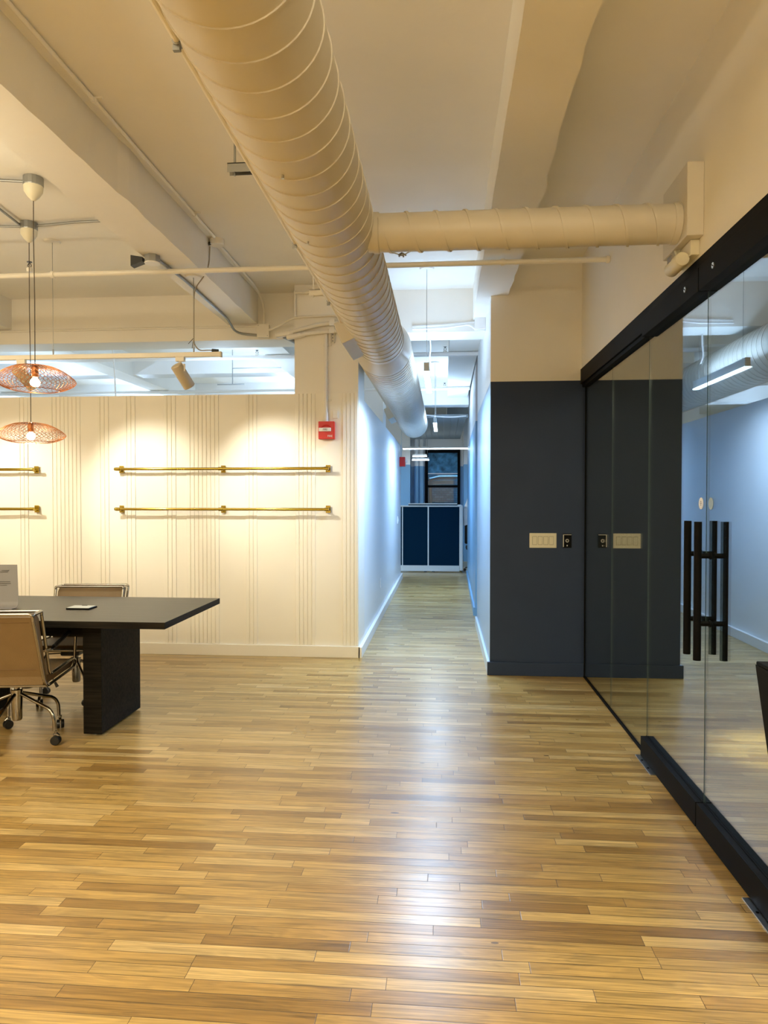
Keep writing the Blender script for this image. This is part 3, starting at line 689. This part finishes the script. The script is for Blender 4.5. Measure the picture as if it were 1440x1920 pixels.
for (x0, x1, y, z, lb) in ((-.915, .56, 16.0, 2.61, 'long level strip light crossing the corridor end'), (-.73, -.40, 16.7, 2.485, 'short glowing bar for a window reflection left of the far window, upper one'), (-.73, -.34, 16.5, 2.385, 'short glowing bar for a window reflection left of the far window, lower one')):  # the two short bars stand in for lights reflected in the window
    o = empty('strip_light', ((x0+x1)/2, y, z)); tag(o, lb, 'strip light', 'strip lights at the corridor end'); h = (x1-x0)/2
    b = B(); box(b, -h, h, -.02, .02, 0.012, .05); link('housing', b, WHITE, o)
    b = B(); box(b, -h, h, -.022, .022, -.012, .012); link('light_diffuser', b, LEDM, o)
    for s in (-1, 1):
        b = B(); tube(b, [(s*h*.8, 0, .05), (s*h*.8, 0, 2.90-z)], .002, 5); link('suspension_wire', b, STEEL, o)

# ------------------------------------------------------------------ cubicle and far furniture
cu = empty('cubicle_partition', (0, 14.4, 0)); tag(cu, 'navy fabric cubicle partition with light grey frame at corridor end', 'office partition')
def cub_panel(x0, x1, z0=.135, z1=1.325):
    b = B(); box(b, x0, x1, .012, .05, z0, z1, bev=.004); link('fabric_panel', b, NAVYF, cu)
cub_panel(-1.6, -.845); cub_panel(-.825, -.325); cub_panel(-.30, .315)
b = B(); box(b, -.325, -.30, 0, .06, .12, 1.325); link('frame_post', b, LGREY, cu)
b = B(); box(b, -.845, -.825, 0, .06, .12, 1.325); link('frame_post', b, LGREY, cu)
b = B(); box(b, .315, .385, -.002, .07, .03, 1.345, bev=.012); link('corner_post', b, LGREY, cu)
b = B(); box(b, -1.6, .385, -.002, .064, 1.325, 1.352, bev=.006); link('top_cap', b, LGREY, cu)
b = B(); box(b, -1.6, .315, -.002, .06, .02, .135); link('kick_plate', b, LGREY, cu)
b = B(); box(b, .320, .385, .07, 2.1, .02, 1.352, bev=.006); link('side_panel', b, LGREY, cu)
for k in range(2):
    b = B(); box(b, -.40+k*.16, -.34+k*.16, .0, .05, 0, .02); link('levelling_foot', b, BLACKP, cu)
c2 = empty('cubicle_partition', (0, 16.1, 0)); tag(c2, 'low cubicle divider with pale cap behind the navy one', 'office partition')
b = B(); box(b, -.8, .30, 0, .05, .05, 1.36); link('fabric_panel', b, NAVYF, c2)
b = B(); box(b, -.8, .30, -.01, .06, 1.36, 1.385); link('top_cap', b, LGREY, c2)
b = B(); box(b, -.8, .30, .005, .045, 0, .05); link('kick_plate', b, LGREY, c2)
# risers
for i, x in enumerate((-.66, -.54)):
    o = empty('riser_pipe', (x, 17.3, 0)); tag(o, ('fat vertical pipe, left of the two beside the far window', 'fat vertical pipe, right of the two beside the far window')[i], 'pipe', 'riser pipes by the far window')
    b = B(); tube(b, [(0, 0, 0), (0, 0, 2.28)], .058, 20); link('blue_length', b, BLUE, o, True)
    b = B(); tube(b, [(0, 0, 2.28), (0, 0, ZC)], .058, 20); link('white_length', b, WHITE, o, True)
# dark chair with a white coat
dk = empty('desk_chair', (.67, 14.62, 0)); tag(dk, 'black desk chair right of the navy cubicle partition', 'chair')
b = B(); box(b, -.22, .22, -.22, .22, .45, .53, bev=.03); link('seat', b, BLACKP, dk, True)
b = B(); box(b, -.24, .22, .18, .25, .55, 1.12, bev=.03); link('backrest', b, BLACKP, dk, True)
b = B(); tube(b, [(0, 0, .08), (0, 0, .46)], .03); link('gas_column', b, BLACKP, dk, True)
b = B()
tube(b, [(0, .2, .5), (0, .24, .7)], .02); link('back_spine', b, BLACKP, dk)
for k in range(5):
    a = k*2*PI/5+.3; b = B(); tube(b, [(0, 0, .11), (.24*math.cos(a), .24*math.sin(a), .07)], .014); lg = link('base_leg', b, CHROME, dk, True)
    b = B(); lathe(b, [(.028, -.012), (.028, .012)], 14, (.25*math.cos(a), .25*math.sin(a), .028), 'Y'); link('caster', b, BLACKP, lg)
ct = empty('white_coat', (.635, 14.74, 0)); tag(ct, 'crumpled white coat hung on the dark chair behind the corridor wall', 'coat')
b = B()
nu, nv = 28, 20; G = []
for i in range(nu+1):
    row = []
    for j in range(nv+1):
        t = i/nu; s = j/nv*2*PI
        z = 1.60-.66*t
        w = .055+.19*min(1, t*2.2)**.7; d = .05+.09*min(1, t*2)
        rr = 1+.12*math.sin(3*s+4*t)+.07*math.sin(7*s-9*t)
        row.append(b.verts.new((w*rr*math.cos(s), .0+d*rr*math.sin(s), z+.02*math.sin(5*s))))
    G.append(row)
for i in range(nu):
    for j in range(nv): b.faces.new((G[i][j], G[i+1][j], G[i+1][j+1], G[i][j+1]))
b.faces.new(G[0][:-1]); bmesh.ops.recalc_face_normals(b, faces=b.faces)
link('coat_body', b, CLOTHW, ct, True)
b = B(); lathe(b, [(.03, 1.58), (.05, 1.61), (.045, 1.66), (.02, 1.68)], 14); link('collar', b, CLOTHW, ct, True)

# ------------------------------------------------------------------ wall switches on the navy wall
sw = empty('switch_plate', (.832, 6.06, 1.144)); tag(sw, 'ivory four-gang light switch plate on the navy wall', 'light switch')
b = B(); box(b, -.112, .112, -.007, 0, -.062, .062, bev=.0025); link('cover_plate', b, CREAMP, sw)
for k in range(4):
    b = B(); M = Matrix.Translation((-.069+.046*k, -.007, 0)) @ Matrix.Rotation(math.radians(3), 4, 'X'); box(b, -.0165, .0165, -.004, .001, -.033, .033, M=M, bev=.001); link('rocker', b, CREAMP, sw)
    b = B(); x = -.069+.046*k; box(b, x-.0185, x+.0185, -.0074, -.007, -.0355, .0355); link('rocker_shadow_gap', b, mat('switch_shadow_gap', (.20, .18, .13), .5), sw)  # dark sheet stands in for the shadow gap round each rocker
ks = empty('key_switch', (1.031, 6.06, 1.144)); tag(ks, 'black wall control with silver button beside the ivory switches', 'wall control')
b = B(); box(b, -.036, .036, -.012, 0, -.058, .058, bev=.003); link('cover_plate', b, BLACKM, ks)
b = B(); box(b, -.034, -.028, -.0135, -.012, -.052, .052); box(b, -.034, .034, -.0135, -.012, .048, .052); link('plate_trim', b, SILVER, ks)
b = B(); lathe(b, [(.0135, -.018), (.0145, -.012)], 20, (0, 0, 0), 'Y'); link('silver_button', b, SILVER, ks, True)
b = B(); lathe(b, [(.008, -.0195), (.009, -.018)], 20, (0, 0, 0), 'Y'); link('button_centre', b, BLACKP, ks)
b = B(); box(b, -.004, .004, -.013, -.012, -.046, -.036); link('indicator', b, SILVER, ks)
# outlet on corridor left wall
ou = empty('wall_outlet', (-.80, 9.0, .42)); tag(ou, 'white electrical outlet low on the corridor left wall', 'outlet')
b = B(); box(b, 0, .006, -.037, .037, -.058, .058, bev=.002); link('cover_plate', b, WHITEP, ou)
b = B()
for z in (-.02, .02): box(b, .006, .0075, -.015, .015, z-.013, z+.013)
link('sockets', b, LGREY, ou)
ms = empty('wall_switch', (-.80, 12.3, 1.12)); tag(ms, 'white switch on the far end of the corridor left wall', 'light switch')
b = B(); box(b, 0, .012, -.04, .04, -.06, .06, bev=.002); link('cover_plate', b, WHITEP, ms)
b = B(); box(b, .012, .02, -.012, .012, -.02, .02); link('rocker', b, LGREY, ms)

# ------------------------------------------------------------------ brass rails
def rail(x0, x1, z, brs, label):
    o = empty('brass_rail', (0, YW, z)); tag(o, label, 'wall rail', 'brass rails on the panelled wall')
    Y0 = -.10
    xm = brs[len(brs)//2]
    b = B(); tube(b, [(x0, Y0, 0), (x1, Y0, 0)], .0125, 16); link('rail_tube', b, BRASS, o, True)
    b = B(); tube(b, [(x1-.42, Y0, 0), (x1-.01, Y0, 0)], .0137, 16); link('telescopic_sleeve', b, BRASS, o, True)
    for x in brs:
        br = empty('bracket', (x, 0, 0)); br.parent = o
        b = B(); box(b, -.022, .022, -.024, -.016, -.034, .034, bev=.002); link('mounting_plate', b, BRASS, br)
        b = B(); tube(b, fillet([(0, -.02, -.012), (0, -.05, -.012), (0, Y0, -.002)], .02), .010, 12); link('bracket_arm', b, BRASS, br, True)
        b = B(); tube(b, [(-.020, Y0, 0), (.020, Y0, 0)], .0165, 16); link('bracket_ring', b, BRASS, br, True)
    for x in (x0, x1):
        b = B(); lathe(b, [(.006, -.006), (.0155, 0), (.006, .006)], 14, (x, Y0, 0), 'X'); link('end_cap', b, BRASS, o, True)
    return o
rail(-3.115, -1.07, 1.776, (-3.085, -2.085, -1.08), 'long brass rail on the panelled wall, upper right of the four')
rail(-3.115, -1.07, 1.396, (-3.085, -2.085, -1.08), 'long brass rail on the panelled wall, lower right of the four')
rail(-5.95, -3.94, 1.776, (-5.93, -4.94, -3.94), 'brass rail cut by the left picture edge, upper one')
rail(-5.95, -3.94, 1.396, (-5.93, -4.94, -3.94), 'brass rail cut by the left picture edge, lower one')

# ------------------------------------------------------------------ track and spots
tr = empty('lighting_track', (0, 5.33, 2.60)); tag(tr, 'cream lighting track hung on wires in front of the panelled wall', 'lighting track')
b = B(); box(b, -6.2, -1.70, -.018, .018, -.016, .018, bev=.002); link('track_bar', b, PIPE, tr)
b = B(); box(b, -1.705, -1.695, -.02, .02, -.02, .02); link('end_cap', b, CREAMP, tr)
for x, zc in ((-3.04, ZC), (-1.913, 3.2)):
    b = B(); tube(b, [(x, 0, .018), (x, 0, zc-2.6)], .0022 if x < -2 else .004, 6); link('suspension_wire', b, STEEL, tr)
    b = B(); lathe(b, [(.055, zc-2.6-.012), (.065, zc-2.6-.001)], 24, (x, 0, 0)); link('canopy', b, PIPE, tr, True)
    b = B(); tube(b, [(x, 0, .018), (x, 0, .06)], .006, 8); link('wire_grip', b, STEEL, tr)
b = B(); tube(b, fillet([(-1.80, .05, .84), (-1.80, .03, .70), (-1.82, .01, .62), (-1.908, 0, .50), (-1.912, 0, .30), (-1.912, 0, .08), (-1.87, 0, .03), (-1.80, 0, .035), (-1.74, 0, .03)], .06), .0045, 8); link('power_cord', b, mat('grey_cord', (.30, .26, .2), .5), tr, True)
b = B(); tube(b, [(-1.77, 0, .032), (-1.72, 0, .028)], .012, 10); link('feed_connector', b, BLACKP, tr, True)
b = B()
for dx, dz in ((-.03, .10), (-.045, .085), (-.015, .05)): tube(b, [(-1.912, 0, .13), (-1.912+dx, 0, dz)], .0025, 5)
link('loose_wires', b, CORDM, tr)
def spot_head(x, aim, label):
    o = empty('track_spotlight', (x, 5.33, 2.60)); tag(o, label, 'spotlight', 'spotlights on the lighting track')
    b = B(); box(b, -.035, .035, -.017, .017, -.05, -.016, bev=.003); link('track_adapter', b, PIPE, o)
    b = B(); tube(b, [(0, 0, -.05), (0, 0, -.08)], .010, 10); link('swivel_stem', b, PIPE, o, True)
    d = (Vector(aim)-Vector((x, 5.33, 2.47))).normalized()
    c0 = Vector((0, 0, -.13)); s = d.cross(Vector((0, 0, 1))).normalized()
    b = B(); tube(b, [Vector((0, 0, -.078))-s*.054, Vector((0, 0, -.078))+s*.054], .006, 8)
    for k in (-1, 1): tube(b, [Vector((0, 0, -.078))+s*.054*k, c0+s*.054*k], .006, 8)
    link('yoke', b, PIPE, o, True)
    b = B(); tube(b, [c0-d*.062, c0-d*.055, c0+d*.128, c0+d*.133], [.041, .046, .046, .043], 28); hd = link('lamp_barrel', b, mat('spot_beige', (.55, .48, .36), .45), o, True)
    b = B(); tube(b, [c0+d*.128, c0+d*.134], .037, 24); link('lens', b, mat('spot_lens', (1, 1, 1), .3, emit=(1, .85, .6), estr=8), hd)
    return o
spot_head(-2.02, (-1.55, 6.0, 1.45), 'beige cylindrical spotlight hanging near the right end of the track')
spot_head(-3.30, (-2.9, 6.3, 1.6), 'cylindrical spotlight on the track half hidden by the upper copper pendant')
spot_head(-4.65, (-4.2, 6.3, 1.6), 'spotlight farther left on the track')

# ------------------------------------------------------------------ copper pendants
def pendant(x, y, zt, zb, R, label):
    o = empty('copper_pendant', (x, y, zb)); tag(o, label, 'pendant light', 'copper wire pendant lights'); H = zt-zb
    prof = [(.30*R, H*.96), (.45*R, H*.93), (.66*R, H*.80), (.84*R, H*.62), (.96*R, H*.46), (R, H*.36), (.96*R, H*.26), (.84*R, H*.14), (.70*R, H*.05), (.58*R, 0)]
    def pf(t):
        f = t*(len(prof)-1); i = min(int(f), len(prof)-2); k = f-i
        return prof[i][0]*(1-k)+prof[i+1][0]*k, prof[i][1]*(1-k)+prof[i+1][1]*k
    b = B(); nW = 44; st_ = 16
    for sgn in (-1, 1):
        for w in range(nW):
            pts = []
            for q in range(st_+1):
                t = q/st_; r, z = pf(t); a = 2*PI*w/nW+sgn*t*.9; pts.append((r*math.cos(a), r*math.sin(a), z))
            tube(b, pts, .0014, 3, cap=False)
    sh = link('lamp_shade', b, COPPER, o)
    def ring(rr, z, r, m, nm, par):
        b = B(); tube(b, [(rr*math.cos(2*PI*k/40), rr*math.sin(2*PI*k/40), z) for k in range(40)], r, 6, closed=True); return link(nm, b, m, par, True)
    ring(.58*R, 0, .0022, COPPER, 'lower_ring', sh); ring(.30*R, H*.96, .0022, COPPER, 'upper_ring', sh)
    b = B(); lathe(b, [(.12*R, H*.93), (.31*R, H*.955), (.31*R, H*.97), (.1*R, H)], 28); link('top_disc', b, mat('dark_copper', (.12, .05, .03), .4, .6), o, True)
    b = B(); lathe(b, [(.018, H*.52), (.021, H*.55), (.021, H*.92), (.012, H*.95)], 18); link('bulb_socket', b, COPPER, o, True)
    zz = H*.30
    b = B(); bmesh.ops.create_uvsphere(b, u_segments=18, v_segments=12, radius=.030, matrix=Matrix.Translation((0, 0, zz))); tube(b, [(0, 0, zz+.02), (0, 0, H*.54)], .013, 12); link('light_bulb', b, BULB, o, True)
    b = B(); tube(b, [(0, 0, H), (.002, 0, H+.4), (-.002, 0, H+.8), (0, 0, ZC-zb-.14)], .0032, 6); link('cord', b, CORDM, o, True)
    ht = ZC-zb
    b = B(); lathe(b, [(.006, ht-.145), (.012, ht-.142), (.035, ht-.12), (.055, ht-.088), (.058, ht-.055)], 28); link('canopy_cup', b, CREAMP, o, True)
    b = B(); lathe(b, [(.058, ht-.056), (.060, ht-.05), (.060, ht-.001)], 16); link('junction_box', b, STEEL, o, False)
    return o
pendant(-2.556, 4.27, 2.335, 2.178, .240, 'copper wire pendant lamp, upper and nearer one over the dark table')
pendant(-3.005, 4.96, 2.052, 1.910, .237, 'copper wire pendant lamp, lower and farther one over the dark table')
for (pts, lb) in (([(-2.62, 4.27, 3.478), (-2.80, 4.24, 3.482), (-4.3, 4.22, 3.482)], 'steel conduit running left from the nearer pendant canopy'),
                  ([(-3.06, 4.94, 3.478), (-3.03, 4.6, 3.482), (-3.03, 3.0, 3.482)], 'steel conduit running towards the camera from the farther pendant canopy'),
                  ([(-3.07, 4.97, 3.478), (-3.3, 4.95, 3.482), (-4.3, 4.95, 3.482)], 'steel conduit running left from the farther pendant canopy'),
                  ([(-2.945, 4.965, 3.478), (-2.6, 4.93, 3.482), (-2.11, 4.93, 3.482)], 'steel conduit running right from the farther pendant canopy to the beam')):
    hpipe('metal_conduit', pts, .0085, STEEL, lb, 'conduit', fil=.06)

# ------------------------------------------------------------------ table
tb = empty('conference_table', (-2.69, 4.655, 0)); tag(tb, 'long black stained oak conference table with slab legs', 'table')
b = B(); box(b, -1.05, 1.02, -.527, .527, .71, .752, bev=.0025)
b.normal_update()
for f in b.faces: f.material_index = 0 if f.normal.z > .5 else 1
link('tabletop', b, [OAKB, OAKL], tb)
for x0, x1 in ((.425, .545), (-.545, -.425)):
    b = B(); box(b, x0, x1, -.375, .20, .012, .71, bev=.003); lg = link('leg', b, OAKL, tb)
    b = B()
    for yy in (-.33, .15): lathe(b, [(.018, 0), (.018, .013)], 14, ((x0+x1)/2, yy, 0))
    link('levelling_feet', b, SILVER, lg)
b = B(); box(b, -.425, .425, -.36, -.32, .625, .71); link('apron', b, OAKL, tb)
# power box on table
pb = empty('table_power_outlet', (-2.45, 4.62, .752)); tag(pb, 'flat pale flip-up power outlet lid on the dark tabletop', 'power outlet')
b = B(); box(b, -.082, .082, -.055, .055, 0, .008, bev=.002); link('frame', b, BLACKM, pb)
b = B(); box(b, -.076, .076, -.05, .05, .008, .0125, bev=.001); link('lid', b, LGREY, pb)
b = B(); box(b, -.018, .018, .038, .046, .0125, .015); link('finger_tab', b, BLACKM, pb)
# sign
sg = empty('table_sign', (-3.03, 4.62, .752), math.radians(6)); tag(sg, 'leaning card sign, shaded side coloured grey, with faint print on the dark table', 'sign')
b = B(); T = .003; prof_ = fillet([(-.12, .0015), (-.01, .0015), (.075, .285)], .045, 8)
for s in range(len(prof_)-1):
    p, q = prof_[s], prof_[s+1]; z0, z1 = p.y, q.y; w0 = .130-.05*(p.y/.285); w1 = .130-.05*(q.y/.285)
    nrm = Vector((-(q.y-p.y), (q.x-p.x))).normalized()*T
    a = [b.verts.new(v) for v in ((-w0*1.9, p.x, p.y), (w0, p.x, p.y), (w1, q.x, q.y), (-w1*1.9, q.x, q.y))]
    c_ = [b.verts.new(v) for v in ((-w0*1.9, p.x+nrm.x, p.y+nrm.y), (w0, p.x+nrm.x, p.y+nrm.y), (w1, q.x+nrm.x, q.y+nrm.y), (-w1*1.9, q.x+nrm.x, q.y+nrm.y))]
    b.faces.new(a[::-1]); b.faces.new(c_)
    for i in range(4): b.faces.new((a[i], a[(i+1) % 4], c_[(i+1) % 4], c_[i]))
bmesh.ops.recalc_face_normals(b, faces=b.faces); link('card', b, GREYP, sg)
b = B()
for z, xa, xb in ((.245, -.02, .03), (.235, -.06, .025), (.17, -.06, .05), (.158, -.05, .055), (.146, -.06, .03)):
    yy = -.01+(z)*.30-.006; box(b, xa, xb, yy, yy+.004, z, z+.004)
link('printed_lines', b, GREYT, sg)

# ------------------------------------------------------------------ chairs
def make_chair(loc, rz, label):
    t = empty('office_chair', loc, rz); tag(t, label, 'chair', 'tan leather office chairs')
    W = .262
    rear = [(-.375, .835), (-.235, .425), (-.19, .385), (.215, .402), (.25, .43), (.215, .463), (-.155, .445), (-.265, .835)]
    for s in (-1, 1):
        b = B(); tube(b, fillet([(s*W, y, z) for y, z in [(-.375, .80)]+rear[1:-1]+[(-.262, .82)]], .035, 6), .0095, 12)
        tube(b, fillet([(s*W, -.375, .80), (s*W, -.385, .838), (s*W, -.262, .842), (s*W, -.262, .82)], .02), .0095, 12)
        link('side_frame', b, CHROME, t, True)
        b = B(); tube(b, fillet([(s*(W+.002), -.215, .60), (s*(W+.022), -.19, .60), (s*(W+.022), .165, .665), (s*(W+.022), .20, .64), (s*(W+.012), .205, .465)], .03), .0095, 12); ar = link('armrest', b, CHROME, t, True)
        b = B(); tube(b, [(s*(W+.022), -.14, .612), (s*(W+.022), .12, .659)], .013, 10); link('arm_pad', b, BLACKP, ar, True)
    b = B(); prism(b, [(-.368, .822), (-.228, .45), (-.225, .40), (-.19, .392), (-.17, .44), (-.187, .49), (-.272, .80), (-.30, .828)], 'X', -W+.012, W-.012); 
    link('backrest', b, LEATHER, t)
    b = B(); prism(b, [(-.186, .395), (.21, .408), (.24, .43), (.215, .458), (.0, .452), (-.16, .447)], 'X', -W+.012, W-.012); st = link('seat', b, LEATHER, t)
    b = B()
    for s in (-1, 1): box(b, s*(W-.012)-.003, s*(W-.012)+.003, -.17, .20, .407, .447)
    link('side_panel', b, LEATHERD, st)
    b = B()
    for z in (.50, .79): tube(b, [(-W+.03, -.372+(.835-z)*.342, z), (W-.03, -.372+(.835-z)*.342, z)], .002, 5)
    link('seam', b, LEATHERD, t)
    b = B(); tube(b, fillet([(-W, -.375, .80), (-W, -.385, .842), (W, -.385, .842), (W, -.375, .80)], .02), .0095, 12)
    tube(b, [(-W, -.262, .842), (W, -.262, .842)], .0085, 12); link('top_rail', b, CHROME, t, True)
    for yz in ((.25, .43), (-.19, .387)):
        b = B(); tube(b, [(-W, *yz), (W, *yz)], .0095, 12); link('cross_rail', b, CHROME, t, True)
    b = B(); box(b, -.07, .07, -.11, .12, .355, .39, bev=.012); lathe(b, [(.035, .335), (.04, .36)], 16, (.075, -.02, 0)); link('tilt_mechanism', b, BLACKP, t, True)
    b = B(); tube(b, [(.06, .05, .365), (.19, .07, .362), (.215, .075, .31)], [.005, .006, .011], 10); link('height_lever', b, BLACKP, t, True)
    b = B(); tube(b, [(0, 0, .31), (0, 0, .36)], .0165, 16); link('gas_piston', b, CHROME, t, True)
    b = B(); tube(b, [(0, 0, .128), (0, 0, .14), (0, 0, .318), (0, 0, .322)], [.026, .030, .034, .030], 24); link('gas_column', b, CHROME, t, True)
    for k in range(5):
        a = math.radians(-11+72*k)-rz; c, s_ = math.cos(a), math.sin(a)
        P = lambda r, z: (r*c, r*s_, z)
        b = B(); tube(b, fillet([P(.028, .292), P(.245, .212), P(.272, .165), P(.275, .085)], .03, 6), .0105, 12); lg = link('leg', b, CHROME, t, True)
        cs = empty('caster', P(.285, 0)); cs.parent = lg; cs.rotation_euler = (0, 0, a+1.9+k*.7)
        b = B(); lathe(b, [(.006, -.024), (.026, -.022), (.0285, -.016), (.0285, -.004), (.02, -.003)], 20, (0, 0, .0285), 'X'); lathe(b, [(.02, .003), (.0285, .004), (.0285, .016), (.026, .022), (.006, .024)], 20, (0, 0, .0285), 'X'); link('wheels', b, BLACKP, cs, True)
        b = B(); tube(b, [(0, -.02, .055), (0, -.005, .066), (0, .014, .058)], [.008, .012, .008], 10); tube(b, [(0, 0, .058), (0, 0, .085)], .009, 10); link('chrome_hood', b, CHROME, cs, True)
    return t
ch = make_chair((-2.63, 4.165, 0), math.radians(8), 'tan leather chair with chrome base in front of the dark table')
cb_ = copy_tree(ch); cb_.location = (-2.75, 5.10, 0); cb_.rotation_euler = (0, 0, math.radians(186)); cb_.scale = (1, 1, .955)
cb_['label'] = 'tan leather chair tucked in behind the dark table'

# ------------------------------------------------------------------ pedestal at the right edge
bn = empty('display_pedestal', (1.035, 1.86, 0)); tag(bn, 'tall tapered black pedestal in front of the glass door, cut by the picture edge', 'pedestal')
b = B(); vs = []
for (h, z) in ((.07, .012), (.175, 1.04)): vs.append([b.verts.new((sx*h, sy*h, z)) for sx, sy in ((-1, -1), (1, -1), (1, 1), (-1, 1))])
for i in range(4): b.faces.new((vs[0][i], vs[0][(i+1) % 4], vs[1][(i+1) % 4], vs[1][i]))
b.faces.new(vs[0][::-1]); b.faces.new(vs[1]); bmesh.ops.recalc_face_normals(b, faces=b.faces); link('tapered_body', b, BLACKM, bn)
b = B(); box(b, -.174, .174, -.174, .174, 1.04, 1.05, bev=.003); link('top_plate', b, BLACKM, bn)
b = B(); box(b, -.12, .12, -.12, .12, 0, .012, bev=.002); link('foot_plate', b, BLACKM, bn)
